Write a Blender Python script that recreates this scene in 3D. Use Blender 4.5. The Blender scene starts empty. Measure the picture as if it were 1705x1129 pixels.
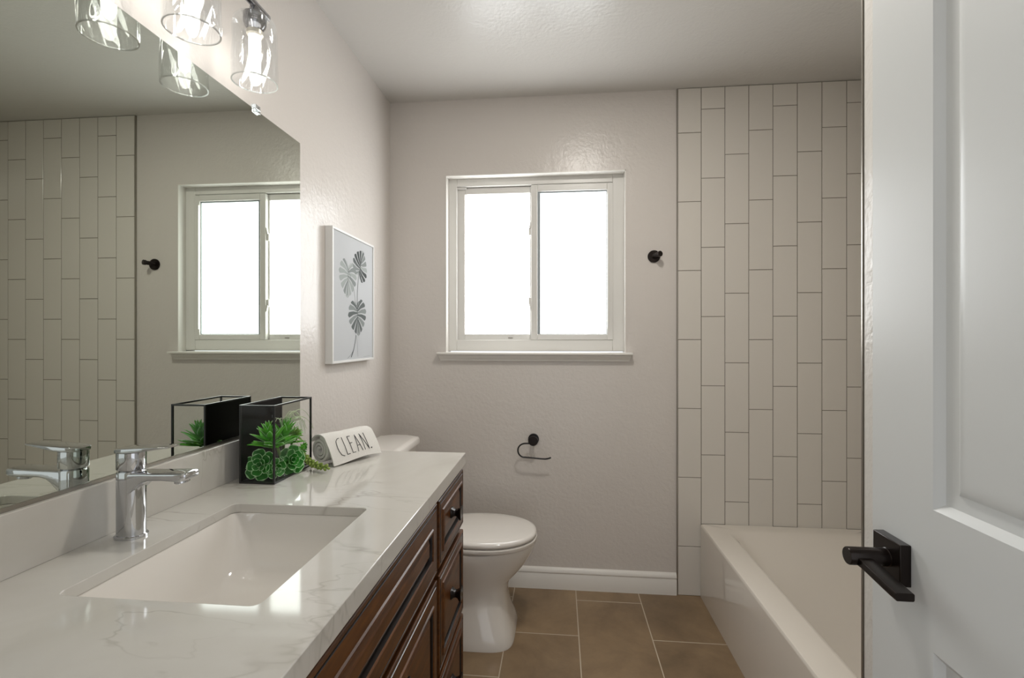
import bpy, bmesh, math, random
from mathutils import Vector, Matrix
PI = math.pi
random.seed(7)
S = bpy.context.scene
COL = S.collection

# ---------------------------------------------------------------- camera, world, exposure
cam_d = bpy.data.cameras.new('camera'); cam = bpy.data.objects.new('camera', cam_d); COL.objects.link(cam)
cam_d.sensor_fit = 'HORIZONTAL'; cam_d.sensor_width = 36.0; cam_d.lens = 804.2177/1705*36.0
cam_d.shift_y = -1.94/1705; cam_d.clip_start = 0.01; cam_d.clip_end = 50
cam.location = (0, 0, 1.2388); cam.rotation_euler = (PI/2, 0, 0.0976)
S.camera = cam
S.view_settings.view_transform = 'Standard'; S.view_settings.look = 'None'
S.view_settings.gamma = 1.0; S.view_settings.use_curve_mapping = False
S.view_settings.exposure = 0.36
PANE_L, BULB_L, DOWN_L, WORLD_L = 5.6, 15.0, 140.0, 0.9     # radiance of the frosted panes, bulbs, ceiling light, hall
world = bpy.data.worlds.new('world'); S.world = world; world.use_nodes = True
bg = world.node_tree.nodes['Background']
bg.inputs[0].default_value = (0.95, 0.97, 1.0, 1); bg.inputs[1].default_value = WORLD_L

# ---------------------------------------------------------------- materials
def lin(h):
    h = h.lstrip('#'); c = [int(h[i:i+2], 16)/255 for i in (0, 2, 4)]
    return tuple(x/12.92 if x <= .04045 else ((x+.055)/1.055)**2.4 for x in c) + (1,)
def pm(name, col, rough=.5, metal=0, spec=None, coat=0, bump=None, emit=None, trans=0):
    m = bpy.data.materials.new(name); m.use_nodes = True
    nt = m.node_tree; p = nt.nodes['Principled BSDF']
    p.inputs['Base Color'].default_value = lin(col) if isinstance(col, str) else tuple(col)+(1,)
    p.inputs['Roughness'].default_value = rough; p.inputs['Metallic'].default_value = metal
    if spec is not None: p.inputs['Specular IOR Level'].default_value = spec
    if coat: p.inputs['Coat Weight'].default_value = coat; p.inputs['Coat Roughness'].default_value = .06
    if trans: p.inputs['Transmission Weight'].default_value = trans
    if emit: p.inputs['Emission Color'].default_value = emit[0]; p.inputs['Emission Strength'].default_value = emit[1]
    if bump: add_bump(m, *bump)
    return m
def tex_coord(nt):
    return nt.nodes.new('ShaderNodeTexCoord').outputs['Object']
def noise(nt, vec, scale, detail=3, rough=.5, dist=0):
    n = nt.nodes.new('ShaderNodeTexNoise'); nt.links.new(vec, n.inputs['Vector'])
    n.inputs['Scale'].default_value = scale; n.inputs['Detail'].default_value = detail
    n.inputs['Roughness'].default_value = rough; n.inputs['Distortion'].default_value = dist
    return n
def ramp(nt, fac, stops):
    r = nt.nodes.new('ShaderNodeValToRGB'); nt.links.new(fac, r.inputs[0])
    el = r.color_ramp.elements
    while len(el) < len(stops): el.new(.5)
    for e, (p, c) in zip(el, stops):
        e.position = p; e.color = lin(c) if isinstance(c, str) else c
    return r
def add_bump(m, scale, strength, dist=.002, detail=3, kind='noise'):
    nt = m.node_tree; p = nt.nodes['Principled BSDF']; v = tex_coord(nt)
    n = noise(nt, v, scale, detail, .55)
    b = nt.nodes.new('ShaderNodeBump'); b.inputs['Strength'].default_value = strength; b.inputs['Distance'].default_value = dist
    nt.links.new(n.outputs['Fac'], b.inputs['Height']); nt.links.new(b.outputs[0], p.inputs['Normal'])
def paint(name, col, rough, s1=.22):
    """orange-peel / knock-down textured wall paint"""
    m = pm(name, col, rough); nt = m.node_tree; p = nt.nodes['Principled BSDF']; v = tex_coord(nt)
    a = noise(nt, v, 75, 2, .5); b = noise(nt, v, 17, 4, .6, .6)
    r = ramp(nt, b.outputs['Fac'], [(.46, (0, 0, 0, 1)), (.56, (1, 1, 1, 1))])
    mx = nt.nodes.new('ShaderNodeMath'); mx.operation = 'MULTIPLY_ADD'
    nt.links.new(r.outputs[0], mx.inputs[0]); mx.inputs[1].default_value = .28; nt.links.new(a.outputs['Fac'], mx.inputs[2])
    bp = nt.nodes.new('ShaderNodeBump'); bp.inputs['Strength'].default_value = s1; bp.inputs['Distance'].default_value = .0022
    nt.links.new(mx.outputs[0], bp.inputs['Height']); nt.links.new(bp.outputs[0], p.inputs['Normal'])
    return m

M = {}
M['wall'] = paint('wall_paint', '#d4cec8', .29, .5)
M['ceil'] = paint('ceiling_paint', '#cfccc7', .28, .4)
M['wall_rough'] = paint('partition_paint', '#dedad4', .3, .5)
M['trim'] = pm('white_trim_paint', '#e6e3dd', .32)
M['vinyl'] = pm('white_vinyl', '#dad8d3', .35)
M['gasket'] = pm('grey_gasket', '#8f9698', .6)
M['door'] = pm('door_paint', '#dcdedd', .34, bump=(240, .05, .0006, 2))
M['tile'] = pm('wall_tile_glaze', '#d9d4cc', .16, bump=(30, .04, .001, 2))
M['grout'] = pm('grout_dark', '#6f675d', .9)
M['alum'] = pm('tile_edge_metal', '#a8a49c', .3, 1)
M['chrome'] = pm('chrome', (.60, .61, .63), .04, 1)
M['dark_chrome'] = pm('polished_nickel', (.33, .33, .34), .12, 1)
M['porc'] = pm('porcelain', '#e0dbd4', .08, coat=.4)
M['tub'] = pm('tub_acrylic', '#ded7cd', .06, coat=.4)
M['black'] = pm('black_metal', (.010, .009, .009), .3)
M['bronze'] = pm('oil_rubbed_bronze', (.016, .011, .009), .25, .6)
M['blackpanel'] = pm('black_panel', (.005, .004, .004), .3, spec=.12)
M['mirror'] = pm('mirror_silver', (.645, .68, .62), .0, 1)
M['frame'] = pm('white_frame_paint', '#e2e1de', .4)
M['paper'] = pm('print_paper', '#babcbe', .75)
M['dark_core'] = pm('dark_gap', (.006, .005, .004), .6)
M['ink'] = pm('black_embroidery', (.012, .012, .012), .8)
M['towel'] = pm('cotton_terry', '#e3e0da', .95, bump=(420, .9, .0012, 4))
M['stem'] = pm('stem_green', (.10, .20, .03), .6)
M['gold'] = pm('bulb_collar', '#d9d4c8', .35, .6)

def wood():
    m = pm('espresso_wood', (.06, .02, .008), .38, spec=.35, coat=.12); nt = m.node_tree; p = nt.nodes['Principled BSDF']
    mp = nt.nodes.new('ShaderNodeMapping'); mp.inputs['Scale'].default_value = (14, 1.6, 14)
    nt.links.new(tex_coord(nt), mp.inputs[0])
    n = noise(nt, mp.outputs[0], 4.5, 6, .65, .4)
    r = ramp(nt, n.outputs['Fac'], [(.28, (.036, .0110, .0022, 1)), (.5, (.085, .027, .0040, 1)), (.74, (.150, .050, .0070, 1))])
    nt.links.new(r.outputs[0], p.inputs['Base Color']); return m
M['wood'] = wood()
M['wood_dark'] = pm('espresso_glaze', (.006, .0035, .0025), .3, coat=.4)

def quartz():
    m = pm('veined_quartz', '#d9d6d0', .07, coat=.2); nt = m.node_tree; p = nt.nodes['Principled BSDF']; v = tex_coord(nt)
    def veins(rot, scl, sc, width, lo, hi, seed):
        mp = nt.nodes.new('ShaderNodeMapping'); mp.inputs['Rotation'].default_value = rot; mp.inputs['Scale'].default_value = scl; mp.inputs['Location'].default_value = (seed, seed*.7, 0)
        nt.links.new(v, mp.inputs[0]); n = noise(nt, mp.outputs[0], sc, 5, .52, .25)
        a = nt.nodes.new('ShaderNodeMath'); a.operation = 'SUBTRACT'; nt.links.new(n.outputs['Fac'], a.inputs[0]); a.inputs[1].default_value = .5
        c = nt.nodes.new('ShaderNodeMath'); c.operation = 'ABSOLUTE'; nt.links.new(a.outputs[0], c.inputs[0])
        r = ramp(nt, c.outputs[0], [(0, (1, 1, 1, 1)), (width*.35, (.45, .45, .45, 1)), (width, (0, 0, 0, 1))])
        k = noise(nt, v, 3.6, 3, .5); kr = ramp(nt, k.outputs['Fac'], [(lo, (0, 0, 0, 1)), (hi, (1, 1, 1, 1))])
        mu = nt.nodes.new('ShaderNodeMath'); mu.operation = 'MULTIPLY'
        nt.links.new(r.outputs[0], mu.inputs[0]); nt.links.new(kr.outputs[0], mu.inputs[1]); return mu.outputs[0]
    v1 = veins((0, .5, .95), (1, 2.6, 1), 1.15, .010, .40, .62, 3.3); v2 = veins((.4, 0, .55), (1, 3.0, 1), 1.9, .007, .50, .66, 8.1)
    mu = nt.nodes.new('ShaderNodeMath'); mu.operation = 'MAXIMUM'; nt.links.new(v1, mu.inputs[0]); nt.links.new(v2, mu.inputs[1])
    m2 = nt.nodes.new('ShaderNodeMath'); m2.operation = 'MULTIPLY'; nt.links.new(mu.outputs[0], m2.inputs[0]); m2.inputs[1].default_value = .55
    cl = noise(nt, v, 3.0, 4, .55, 1.0)
    base = ramp(nt, cl.outputs['Fac'], [(.35, '#c5c1b9'), (.65, '#cecbc5')])
    fin = nt.nodes.new('ShaderNodeMixRGB'); nt.links.new(m2.outputs[0], fin.inputs[0]); nt.links.new(base.outputs[0], fin.inputs[1])
    fin.inputs[2].default_value = lin('#8f877c'); nt.links.new(fin.outputs[0], p.inputs['Base Color']); return m
M['quartz'] = quartz()

def floor_tile():
    m = pm('brown_floor_tile', '#7a664e', .34); nt = m.node_tree; p = nt.nodes['Principled BSDF']; v = tex_coord(nt)
    sx = nt.nodes.new('ShaderNodeSeparateXYZ'); nt.links.new(v, sx.inputs[0])
    cb = nt.nodes.new('ShaderNodeCombineXYZ')
    def add(a, k):
        n = nt.nodes.new('ShaderNodeMath'); n.operation = 'ADD'; nt.links.new(a, n.inputs[0]); n.inputs[1].default_value = k; return n.outputs[0]
    nt.links.new(add(sx.outputs['Y'], 5.5*.5-2.3+.55*4), cb.inputs[0]); nt.links.new(add(sx.outputs['X'], .22+.3005*6), cb.inputs[1])
    b = nt.nodes.new('ShaderNodeTexBrick'); nt.links.new(cb.outputs[0], b.inputs['Vector'])
    b.offset = .5; b.squash = 1
    b.inputs['Scale'].default_value = 1; b.inputs['Brick Width'].default_value = .55; b.inputs['Row Height'].default_value = .3005
    b.inputs['Mortar Size'].default_value = .0022; b.inputs['Mortar Smooth'].default_value = .1; b.inputs['Bias'].default_value = 0
    b.inputs['Color1'].default_value = (.45, .45, .45, 1); b.inputs['Color2'].default_value = (.56, .56, .56, 1)
    n1 = noise(nt, v, 3.4, 6, .62, .5); n2 = noise(nt, v, 14, 6, .7)
    c1 = ramp(nt, n1.outputs['Fac'], [(.3, '#78634a'), (.52, '#8d765a'), (.72, '#9d8566')])
    c2 = ramp(nt, n2.outputs['Fac'], [(.3, (.75, .75, .75, 1)), (.7, (1.0, 1.0, 1.0, 1))])
    mu = nt.nodes.new('ShaderNodeMixRGB'); mu.blend_type = 'MULTIPLY'; mu.inputs[0].default_value = .6
    nt.links.new(c1.outputs[0], mu.inputs[1]); nt.links.new(c2.outputs[0], mu.inputs[2])
    ov = nt.nodes.new('ShaderNodeMixRGB'); ov.blend_type = 'OVERLAY'; ov.inputs[0].default_value = .7
    nt.links.new(mu.outputs[0], ov.inputs[1]); nt.links.new(b.outputs['Color'], ov.inputs[2])
    fin = nt.nodes.new('ShaderNodeMixRGB'); nt.links.new(b.outputs['Fac'], fin.inputs[0]); nt.links.new(ov.outputs[0], fin.inputs[1])
    fin.inputs[2].default_value = lin('#c3b6a2'); nt.links.new(fin.outputs[0], p.inputs['Base Color'])
    bp = nt.nodes.new('ShaderNodeBump'); bp.inputs['Strength'].default_value = .4; bp.inputs['Distance'].default_value = .001; bp.invert = True
    nt.links.new(b.outputs['Fac'], bp.inputs['Height']); nt.links.new(bp.outputs[0], p.inputs['Normal']); return m
M['floor'] = floor_tile()

def thin_glass(name, tint=(1, 1, 1), refl=.10, edge=.55, rough=.02):
    """clear thin glass: lets light straight through, mirrors more at grazing angles"""
    m = bpy.data.materials.new(name); m.use_nodes = True; nt = m.node_tree; nt.nodes.clear()
    o = nt.nodes.new('ShaderNodeOutputMaterial'); mix = nt.nodes.new('ShaderNodeMixShader')
    t = nt.nodes.new('ShaderNodeBsdfTransparent'); g = nt.nodes.new('ShaderNodeBsdfGlossy')
    t.inputs[0].default_value = tint+(1,); g.inputs['Roughness'].default_value = rough; g.inputs['Color'].default_value = (.95, .96, .97, 1)
    lw = nt.nodes.new('ShaderNodeLayerWeight'); lw.inputs[0].default_value = .35
    mr = nt.nodes.new('ShaderNodeMapRange'); nt.links.new(lw.outputs['Facing'], mr.inputs[0])
    mr.inputs[3].default_value = refl; mr.inputs[4].default_value = edge
    nt.links.new(mr.outputs[0], mix.inputs[0]); nt.links.new(t.outputs[0], mix.inputs[1]); nt.links.new(g.outputs[0], mix.inputs[2])
    nt.links.new(mix.outputs[0], o.inputs[0]); return m
M['glass'] = thin_glass('planter_glass', (.99, .995, .99), .001, .06)
M['shade'] = thin_glass('swirled_shade_glass', (.98, .985, .985), .045, .28, .03)
M['lip'] = thin_glass('polished_glass_lip', (.95, .96, .96), .40, .8, .15)
M['clip'] = thin_glass('clear_plastic', (.85, .87, .87), .15, .7)

def emissive(name, col, strength):
    return pm(name, '#ffffff', .3, emit=(col, strength))
def frosted(name, col, strength):
    """obscure glass lit from behind by the sky, with its pebbled grain"""
    m = pm(name, '#dfe6ea', .25, emit=(col, strength)); add_bump(m, 300, .35, .001, 2); return m
M['pane'] = frosted('frosted_pane_bright', (.965, .985, 1, 1), PANE_L)
M['pane2'] = frosted('frosted_pane', (.945, .98, 1, 1), PANE_L*.93)
M['bulb'] = emissive('lit_bulb', (1, .965, .92, 1), BULB_L)
M['down'] = emissive('lit_diffuser', (1, .955, .89, 1), DOWN_L)

def leafmat(name, c0, c1, rough=.5):
    m = pm(name, c0, rough, spec=.3); nt = m.node_tree; p = nt.nodes['Principled BSDF']
    n = noise(nt, tex_coord(nt), 45, 3, .5)
    r = ramp(nt, n.outputs['Fac'], [(.3, tuple(c0)+(1,)), (.7, tuple(c1)+(1,))])
    nt.links.new(r.outputs[0], p.inputs['Base Color']); return m
M['leaf'] = leafmat('leaf_green', (.010, .125, .010), (.034, .25, .022))
M['leaf_rim'] = leafmat('leaf_rim_pale', (.36, .62, .30), (.46, .70, .38))
M['leaf2'] = leafmat('leaf_blade_green', (.055, .33, .016), (.14, .48, .04))
M['leaf3'] = leafmat('leaf_lime', (.14, .29, .04), (.24, .40, .08))
M['tail'] = leafmat('bead_leaf_olive', (.20, .30, .05), (.30, .38, .10))
M['air'] = leafmat('air_plant_pale', (.50, .60, .38), (.62, .70, .50))
for i, g in enumerate(('#9aa09d', '#7f8583', '#565c5b', '#3d4342')):
    M['ink%d' % i] = pm('print_ink_%d' % i, g, .8)

# ---------------------------------------------------------------- mesh helpers
ROOT = {}
def bm_(): return bmesh.new()
def box(bm, x0, x1, y0, y1, z0, z1, mi=0):
    v = [bm.verts.new((x, y, z)) for x in (x0, x1) for y in (y0, y1) for z in (z0, z1)]
    for f in ((0, 1, 3, 2), (4, 6, 7, 5), (0, 4, 5, 1), (2, 3, 7, 6), (0, 2, 6, 4), (1, 5, 7, 3)):
        bm.faces.new([v[i] for i in f]).material_index = mi
def obox(bm, c, ux, uy, uz, hx, hy, hz, mi=0):
    c, ux, uy, uz = Vector(c), Vector(ux), Vector(uy), Vector(uz)
    v = [bm.verts.new(c+ux*a*hx+uy*b*hy+uz*d*hz) for a in (-1, 1) for b in (-1, 1) for d in (-1, 1)]
    for f in ((0, 1, 3, 2), (4, 6, 7, 5), (0, 4, 5, 1), (2, 3, 7, 6), (0, 2, 6, 4), (1, 5, 7, 3)):
        bm.faces.new([v[i] for i in f]).material_index = mi
def loft(bm, rings, cap0=True, cap1=True, mi=0, closed=True):
    R = [[bm.verts.new(p) for p in r] for r in rings]; n = len(R[0])
    for a, b in zip(R, R[1:]):
        for i in range(n if closed else n-1):
            j = (i+1) % n
            try: bm.faces.new((a[i], a[j], b[j], b[i])).material_index = mi
            except ValueError: pass
    if cap0: bm.faces.new(R[0][::-1]).material_index = mi
    if cap1: bm.faces.new(R[-1]).material_index = mi
    return R
def frame_of(d):
    d = Vector(d).normalized(); u = d.orthogonal().normalized()
    return u, d.cross(u), d
def circ(c, u, v, r, n=24, r2=None):
    c = Vector(c); r2 = r2 or r
    return [c+u*(r*math.cos(2*PI*i/n))+v*(r2*math.sin(2*PI*i/n)) for i in range(n)]
def cyl(bm, a, b, r0, r1=None, n=24, mi=0, caps=True):
    a, b = Vector(a), Vector(b); u, v, d = frame_of(b-a)
    loft(bm, [circ(a, u, v, r0, n), circ(b, u, v, r1 if r1 is not None else r0, n)], caps, caps, mi)
def lathe(bm, c, d, prof, n=32, mi=0, cap0=True, cap1=True):
    """prof: list of (r, h) along direction d from c"""
    u, v, d = frame_of(d); c = Vector(c)
    loft(bm, [circ(c+d*h, u, v, max(r, 1e-5), n) for r, h in prof], cap0, cap1, mi)
def tube(bm, pts, r, n=10, mi=0, r1=None):
    pts = [Vector(p) for p in pts]; rings = []; t = (pts[1]-pts[0]).normalized(); u = t.orthogonal().normalized()
    for i, p in enumerate(pts):
        t = (pts[min(i+1, len(pts)-1)]-pts[max(i-1, 0)]).normalized()
        u = (u-t*u.dot(t)).normalized(); v = t.cross(u)
        k = i/(len(pts)-1); rr = r if r1 is None else r+(r1-r)*k
        rings.append(circ(p, u, v, rr, n))
    loft(bm, rings, True, True, mi)
def rrect(cx, cy, hx, hy, r, z, n=6):
    pts = []; r = min(r, hx-1e-4, hy-1e-4)
    for k, (sx, sy) in enumerate(((1, 1), (-1, 1), (-1, -1), (1, -1))):
        for i in range(n+1):
            a = k*PI/2+PI/2*i/n
            pts.append(Vector((cx+sx*(hx-r)+r*math.cos(a), cy+sy*(hy-r)+r*math.sin(a), z)))
    return pts
def smooth(pts, n=4):
    P = [Vector(p) for p in pts]; out = []
    for i in range(len(P)-1):
        p0, p1, p2, p3 = P[max(i-1, 0)], P[i], P[i+1], P[min(i+2, len(P)-1)]
        for k in range(n):
            t = k/n
            out.append(.5*((2*p1)+(p2-p0)*t+(2*p0-5*p1+4*p2-p3)*t*t+(3*p1-p0-3*p2+p3)*t**3))
    return out+[P[-1]]

def obj(name, bm, mats, parent=None, sm=35, bevel=0, seg=2, sub=0, solid=0):
    bmesh.ops.recalc_face_normals(bm, faces=bm.faces)
    me = bpy.data.meshes.new(name); bm.to_mesh(me); bm.free()
    for m in (mats if isinstance(mats, (list, tuple)) else [mats]): me.materials.append(M[m])
    o = bpy.data.objects.new(name, me); COL.objects.link(o)
    if parent is not None:
        r = ROOT[parent]; me.transform(Matrix.Translation(-r)); o.parent = parent; ROOT[o] = r
    else:
        xs = [v.co for v in me.vertices]
        lo = Vector([min(c[i] for c in xs) for i in range(3)]); hi = Vector([max(c[i] for c in xs) for i in range(3)])
        r = Vector(((lo.x+hi.x)/2, (lo.y+hi.y)/2, lo.z)); ROOT[o] = r
        me.transform(Matrix.Translation(-r)); o.location = r
    if sm is not None:
        me.shade_smooth(); me.set_sharp_from_angle(angle=math.radians(sm))
    if solid:
        s = o.modifiers.new('solid', 'SOLIDIFY'); s.thickness = solid; s.offset = 0
    if bevel:
        b = o.modifiers.new('bevel', 'BEVEL'); b.width = bevel; b.segments = seg; b.limit_method = 'ANGLE'; b.angle_limit = math.radians(40)
    if sub:
        s = o.modifiers.new('sub', 'SUBSURF'); s.levels = sub; s.render_levels = sub
    return o
def tag(o, label, cat, group=None, kind=None):
    if label: o['label'] = label
    if cat: o['category'] = cat
    if group: o['group'] = group
    if kind: o['kind'] = kind
    return o
def thing(name, loc, label, cat, group=None):
    o = bpy.data.objects.new(name, None); COL.objects.link(o); o.location = loc; o.empty_display_size = .05
    ROOT[o] = Vector(loc); return tag(o, label, cat, group)
def struct(o): o['kind'] = 'structure'; return o
def panel_rings(bm, O, U, V, N, w, h, rings, mi=0, mis=None, fill=True):
    """nested rectangles from the outer edge inward: rings = [(inset, height), ...]"""
    O, U, V, N = Vector(O), Vector(U), Vector(V), Vector(N); R = []
    for ins, ht in rings:
        R.append([bm.verts.new(O+U*a+V*b+N*ht) for a, b in ((ins, ins), (w-ins, ins), (w-ins, h-ins), (ins, h-ins))])
    for k, (a, b) in enumerate(zip(R, R[1:])):
        for i in range(4):
            bm.faces.new((a[i], a[(i+1) % 4], b[(i+1) % 4], b[i])).material_index = mis[k] if mis else mi
    if fill: bm.faces.new(R[-1]).material_index = mi
    return R

# ---------------------------------------------------------------- room shell
D, XL, XR, H = 2.4015, -.8628, 1.44, 2.44
WX, WY = .519, .884                      # divider wall at the near end of the tub
b = bm_(); box(b, XL-.1, XR+.1, -1.3, D+.12, -.05, 0); struct(obj('floor', b, 'floor', sm=None)).location
fl = bpy.data.objects['floor']; d_ = fl.location.copy(); fl.data.transform(Matrix.Translation(d_)); fl.location = (0, 0, 0); ROOT[fl] = Vector()
b = bm_(); box(b, XL-.1, XR+.1, -.12, D+.12, H, H+.06); struct(obj('ceiling', b, 'ceil', sm=None))
b = bm_(); box(b, XL-.1, XL, -.12, D+.12, 0, H); struct(obj('wall_left', b, 'wall', sm=None))
b = bm_(); box(b, XR, XR+.1, WY-.1, D+.12, 0, H); struct(obj('wall_right', b, 'wall', sm=None))
# back wall with the window opening
WL, WR, WT, WB = -.5726, .3236, 2.06, 1.16
b = bm_()
box(b, XL, WL, D, D+.12, 0, H); box(b, WR, XR, D, D+.12, 0, H); box(b, WL, WR, D, D+.12, WT, H); box(b, WL, WR, D, D+.12, 0, WB)
struct(obj('wall_back', b, 'wall', sm=None))
# near wall with the doorway the picture is taken from
b = bm_()
box(b, XL, -.36, -.12, -.02, 0, H); box(b, .517, WX+.6, -.12, -.02, 0, H); box(b, -.36, .517, -.12, -.02, 2.05, H)
struct(obj('wall_front', b, 'wall', sm=None))
b = bm_(); box(b, WX, XR, -.02, WY, 0, H); struct(obj('wall_divider', b, 'wall_rough', sm=None, bevel=.004))

# tiled surround: every tile a bevelled slab on a grout bed, one mesh per wall
TP, TH = .1095, .3315
def tiles(name, plane, lo, hi, zmin, off0, axis, sgn, x_first=None):
    bm = bm_(); g = .0013; t = .0085
    k = 0; x = lo
    while x < hi-.004:
        xe = min(x+TP, hi); z0 = .0147+.1105*((k+off0) % 3)-TH*2
        zb = zmin(x) if callable(zmin) else zmin
        while z0 < H:
            a, c = max(z0, zb), min(z0+TH, H-.001)
            if c-a > .012:
                O = {'y': (x+g, plane, a+g), 'x': (plane, x+g, a+g)}[axis]
                U = (1, 0, 0) if axis == 'y' else (0, 1, 0); N = (0, sgn, 0) if axis == 'y' else (sgn, 0, 0)
                panel_rings(bm, O, U, (0, 0, 1), N, xe-x-2*g, c-a-2*g, [(0, .004), (0, t-.0012), (.0012, t)])
            z0 += TH
        x += TP; k += 1
    zb = min(zmin(lo), zmin(hi)) if callable(zmin) else zmin
    O = {'y': (lo, plane, zb), 'x': (plane, lo, zb)}[axis]
    U = Vector((1, 0, 0)) if axis == 'y' else Vector((0, 1, 0)); N = Vector((0, sgn, 0)) if axis == 'y' else Vector((sgn, 0, 0))
    O = Vector(O)
    vs = [bm.verts.new(O+U*a+Vector((0, 0, 1))*c+N*.0065) for a, c in ((0, 0), (hi-lo, 0), (hi-lo, H-zb-.001), (0, H-zb-.001))]
    bm.faces.new(vs).material_index = 1
    return struct(obj(name, bm, ['tile', 'grout'], sm=None))
TX = .5680
tiles('wall_back_tile', D, TX, XR-.001, 0.0, 2, 'y', -1)
tiles('wall_right_tile', XR, WY+.01, D-.01, .30, 0, 'x', -1)
tiles('wall_divider_tile', WY, TX-.035, XR-.01, .30, 1, 'y', 1)
b = bm_(); box(b, TX-.005, TX, D-.0105, D, 0, H-.002); struct(obj('trim_1', b, 'alum', sm=None))
b = bm_(); box(b, WX-.0015, WX+.006, WY-.0005, WY+.0025, 0, H-.002); struct(obj('trim_2', b, 'alum', sm=None))

# baseboard with a stepped, rounded cap
def baseboard(name, p0, p1, nrm):
    prof = [(0, 0), (.0145, 0), (.0145, .070), (.0125, .074), (.0125, .078), (.0150, .082), (.0145, .090), (.0095, .098), (.0050, .102), (0, .104)]
    p0, p1, nrm = Vector(p0), Vector(p1), Vector(nrm); bm = bm_()
    loft(bm, [[p+nrm*a+Vector((0, 0, z)) for a, z in prof] for p in (p0, p1)])
    return struct(obj(name, bm, 'trim', sm=30))
baseboard('baseboard_back', (XL, D, 0), (TX-.006, D, 0), (0, -1, 0))
baseboard('baseboard_left', (XL, 1.56, 0), (XL, D-.015, 0), (1, 0, 0))

# ---------------------------------------------------------------- window
FY = D+.05
win = thing('window_1', (-.1245, D+.06, WB), 'white sliding bathroom window with two frosted panes above the toilet', 'window'); struct(win)
def rect_frame(bm, x0, x1, z0, z1, ix0, ix1, iz0, iz1, y0, y1, mi=0):
    """a picture-frame of four bars, front face at y0"""
    box(bm, x0, ix0, y0, y1, z0, z1, mi); box(bm, ix1, x1, y0, y1, z0, z1, mi)
    box(bm, ix0, ix1, y0, y1, iz1, z1, mi); box(bm, ix0, ix1, y0, y1, z0, iz0, mi)
b = bm_(); rect_frame(b, WL, WR, 1.171, WT, -.526, .265, 1.2286, 2.018, FY, FY+.06)
obj('window_frame', b, 'vinyl', win, bevel=.0025)
b = bm_()   # painted reveal with its corner bead standing a hair proud of the wall
t = .004
box(b, WL, WL+t, D-.003, FY, 1.166, WT); box(b, WR-t, WR, D-.003, FY, 1.166, WT); box(b, WL, WR, D-.003, FY, WT-t, WT)
obj('window_reveal', b, 'trim', win, sm=None)
b = bm_(); box(b, -.611, .3535, D-.042, D, 1.1548, 1.1664); box(b, WL, WR, D, FY, 1.1548, 1.1664)
sill = obj('window_sill', b, 'trim', win, bevel=.003)
prof = [(0, 1.1545), (.026, 1.1545), (.027, 1.148), (.021, 1.138), (.014, 1.131), (.013, 1.124), (0, 1.124)]
b = bm_(); loft(b, [[Vector((x+s*(.026-a)*.45, D-a, z)) for a, z in prof] for x, s in ((-.603, 1), (.345, -1))])
obj('apron_moulding', b, 'trim', win, sm=25)
# left (fixed, set further out)
b = bm_(); rect_frame(b, -.527, -.118, 1.2280, 2.016, -.488, -.150, 1.2580, 1.983, FY+.022, FY+.05)
ls = obj('sash', b, 'vinyl', win, bevel=.002)
b = bm_(); box(b, -.490, -.140, FY+.034, FY+.040, 1.256, 1.985); obj('glass_pane', b, 'pane', ls, sm=None)
b = bm_(); box(b, -.262, -.238, FY+.0195, FY+.0225, 1.2370, 1.2400); obj('weep_slot', b, 'grout', ls, sm=None)
b = bm_(); box(b, -.526, -.478, FY+.008, FY+.021, 2.008, 2.016); obj('track_stop', b, 'vinyl', ls, sm=None)
# right (in front)
b = bm_(); rect_frame(b, -.1425, .268, 1.2286, 2.0145, -.110, .238, 1.2570, 1.981, FY-.004, FY+.024)
rs = obj('sash', b, 'vinyl', win, bevel=.003)
b = bm_(); rect_frame(b, -.110, .238, 1.257, 1.981, -.0965, .2345, 1.2605, 1.974, FY+.006, FY+.018); obj('gasket', b, 'gasket', rs, sm=None)
b = bm_(); box(b, -.112, .240, FY+.012, FY+.018, 1.255, 1.983); obj('glass_pane', b, 'pane2', rs, sm=None)
b = bm_(); box(b, .2395, .2455, FY-.010, FY-.003, 1.285, 1.960); obj('pull_rail', b, 'vinyl', rs, sm=None, bevel=.001)
for z in (1.782, 1.428):
    b = bm_(); s = 1 if z > 1.6 else -1
    box(b, -.1560, -.1425, FY+.004, FY+.016, z-.020, z+.016)
    loft(b, [[Vector((-.1425-a*.011, FY-.002+c, z+s*(.014+.036*h))) for a, c in ((0, 0), (1-h*.7, 0), (1-h*.7, .012), (0, .012))] for h in (0, .5, 1)])
    obj('latch', b, 'vinyl', rs, bevel=.0015)

# ---------------------------------------------------------------- door leaf swung open on the right
DX, DT, DY0, DY1, DZ0, DZ1 = .484, .033, .0, .8006, .012, 2.035
door = thing('door_1', (DX+DT/2, DY0, DZ0), 'white moulded panel door swung open along the right side of the view', 'door'); struct(door)
b = bm_()
py0, py1 = .1216, .6790
panels = [(1.0148, 1.905), (.215, .8297)]
for x, n in ((DX, -1), (DX+DT, 1)):
    def q(y0, y1, z0, z1):
        b.faces.new([b.verts.new((x, y, z)) for y, z in ((y0, z0), (y1, z0), (y1, z1), (y0, z1))])
    zs = [DZ0, .215, .8297, 1.0148, 1.905, DZ1]
    for z0, z1 in zip(zs, zs[1:]): q(DY0, py0, z0, z1); q(py1, DY1, z0, z1)
    for i in (0, 2, 4): q(py0, py1, zs[i], zs[i+1])
    for z0, z1 in panels:
        panel_rings(b, (x, py0, z0), (0, 1, 0), (0, 0, 1), (n, 0, 0), py1-py0, z1-z0,
                    [(0, 0), (.004, -.003), (.010, -.0085), (.022, -.0105), (.028, -.0105), (.036, -.006), (.043, -.0045), (.047, -.004)])
box_f = [((DX, DY0), (DX+DT, DY0)), ((DX+DT, DY1), (DX, DY1))]
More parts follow.
